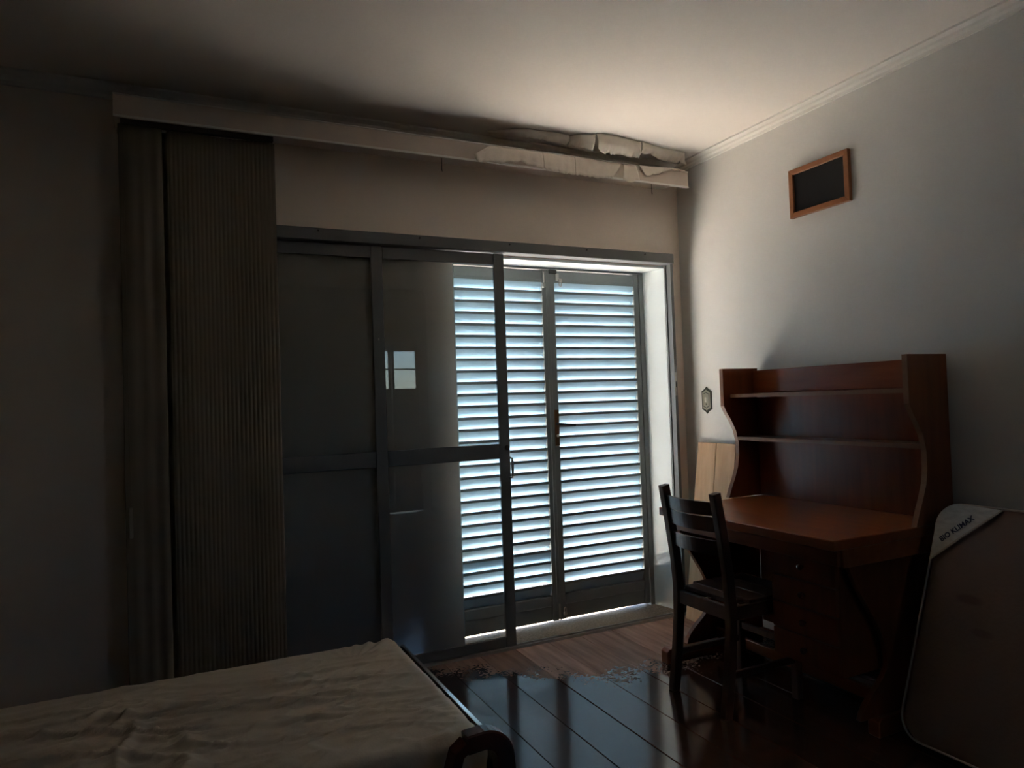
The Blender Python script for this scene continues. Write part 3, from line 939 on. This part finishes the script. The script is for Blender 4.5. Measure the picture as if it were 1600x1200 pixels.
# sheet surface
def fold(x, y):
    h = 0.0
    # long soft folds mostly along the bed, gathered towards the left
    q = noise.noise((x * 1.3, y * 4.5, 1.0))
    ridge = lambda v, s: max(0.0, 1 - abs(v) / s)
    wx = x + .10 * noise.noise((x * 2.2, y * 2.2, 7))
    wy = y + .07 * noise.noise((x * 2.0, y * 3.0, 3))
    amp = .35 + .65 * max(0, min(1, (.75 - x) / 1.0))
    n1 = noise.noise((wx * 1.6, wy * 9.0 + wx * 1.8, 2))
    h += .020 * amp * ridge(n1, .16) ** 1.4
    n2 = noise.noise((wx * 3.0 + 4, wy * 13.0 - wx * 2.5, 5))
    h += .012 * amp * ridge(n2, .16) ** 1.3
    n3 = noise.noise((wx * 6.5, wy * 3.0, 11))
    g_ = math.exp(-((x + .18) / .20) ** 2 - ((y - 1.98) / .26) ** 2)
    h += .021 * g_ * ridge(n3, .28)
    n4 = noise.noise((wx * 9 + wy * 5, wy * 24 - wx * 6, 21))
    h += .0045 * ridge(n4, .2)
    h += .004 * q
    ed = max(0.0, min(1.0, (BY1 - .03 - y) / .25)) * (.45 + .55 * max(0.0, min(1.0, (BX1 - .04 - x) / .2)))
    return h * (.12 + .88 * ed)
NX, NY = 300, 150
rows = []
rad = .045
zt, zb = .447, .335
def drop(d):
    """profile over the edge: parameter d in 0..1 going from flat top down the side; returns outward, z"""
    if d < .5:
        a = d / .5 * math.pi / 2
        return math.sin(a) * rad, zt - rad + math.cos(a) * rad
    t = (d - .5) / .5
    return rad + .002 * math.sin(t * 6), zt - rad - (zt - rad - zb) * t
K = 12
xi = [('e', k / K, -1) for k in range(K, 0, -1)] + [('t', k / NX, 0) for k in range(NX + 1)] + [('e', k / K, 1) for k in range(1, K + 1)]
yi = [('e', k / K, -1) for k in range(K, 0, -1)] + [('t', k / NY, 0) for k in range(NY + 1)] + [('e', k / K, 1) for k in range(1, K + 1)]
x0_, x1_, y0_, y1_ = BX0 + rad, BX1 - rad, BY0 + rad, BY1 - rad
for a in yi:
    row = []
    for b in xi:
        px_ = x0_ + (x1_ - x0_) * (b[1] if b[0] == 't' else (0 if b[2] < 0 else 1))
        py_ = y0_ + (y1_ - y0_) * (a[1] if a[0] == 't' else (0 if a[2] < 0 else 1))
        z = zt
        dxo = dyo = 0
        if b[0] == 'e':
            dxo, zx = drop(b[1]); z = zx
        if a[0] == 'e':
            dyo, zy = drop(a[1]); z = min(z, zy)
        if b[0] == 'e' and a[0] == 'e':
            dm = max(a[1], b[1])
            o_, z = drop(dm)
            th = math.atan2(a[1], b[1])
            dxo, dyo = o_ * math.cos(th), o_ * math.sin(th)
        top = 1.0 if z > zt - .002 else max(0, (z - zb) / (zt - zb)) * .6
        # corner gather folds at the far right corner
        cr = math.exp(-((px_ - x1_) / .12) ** 2 - ((py_ - y1_) / .12) ** 2)
        th2 = math.atan2(py_ - y1_ + .16, px_ - x1_ + .16)
        hh = fold(px_, py_) * top + cr * .006 * math.sin(th2 * 26) * top
        sideamp = 0 if top > .99 else .003 * noise.noise((px_ * 14, py_ * 14, z * 10))
        row.append((px_ + (dxo + sideamp) * (b[2] or 1), py_ + (dyo + sideamp) * (a[2] or 1), z + hh + .003))
    rows.append(row)
grid('fitted_sheet', rows, M['sheet'], bmat, label='rumpled cream fitted sheet')
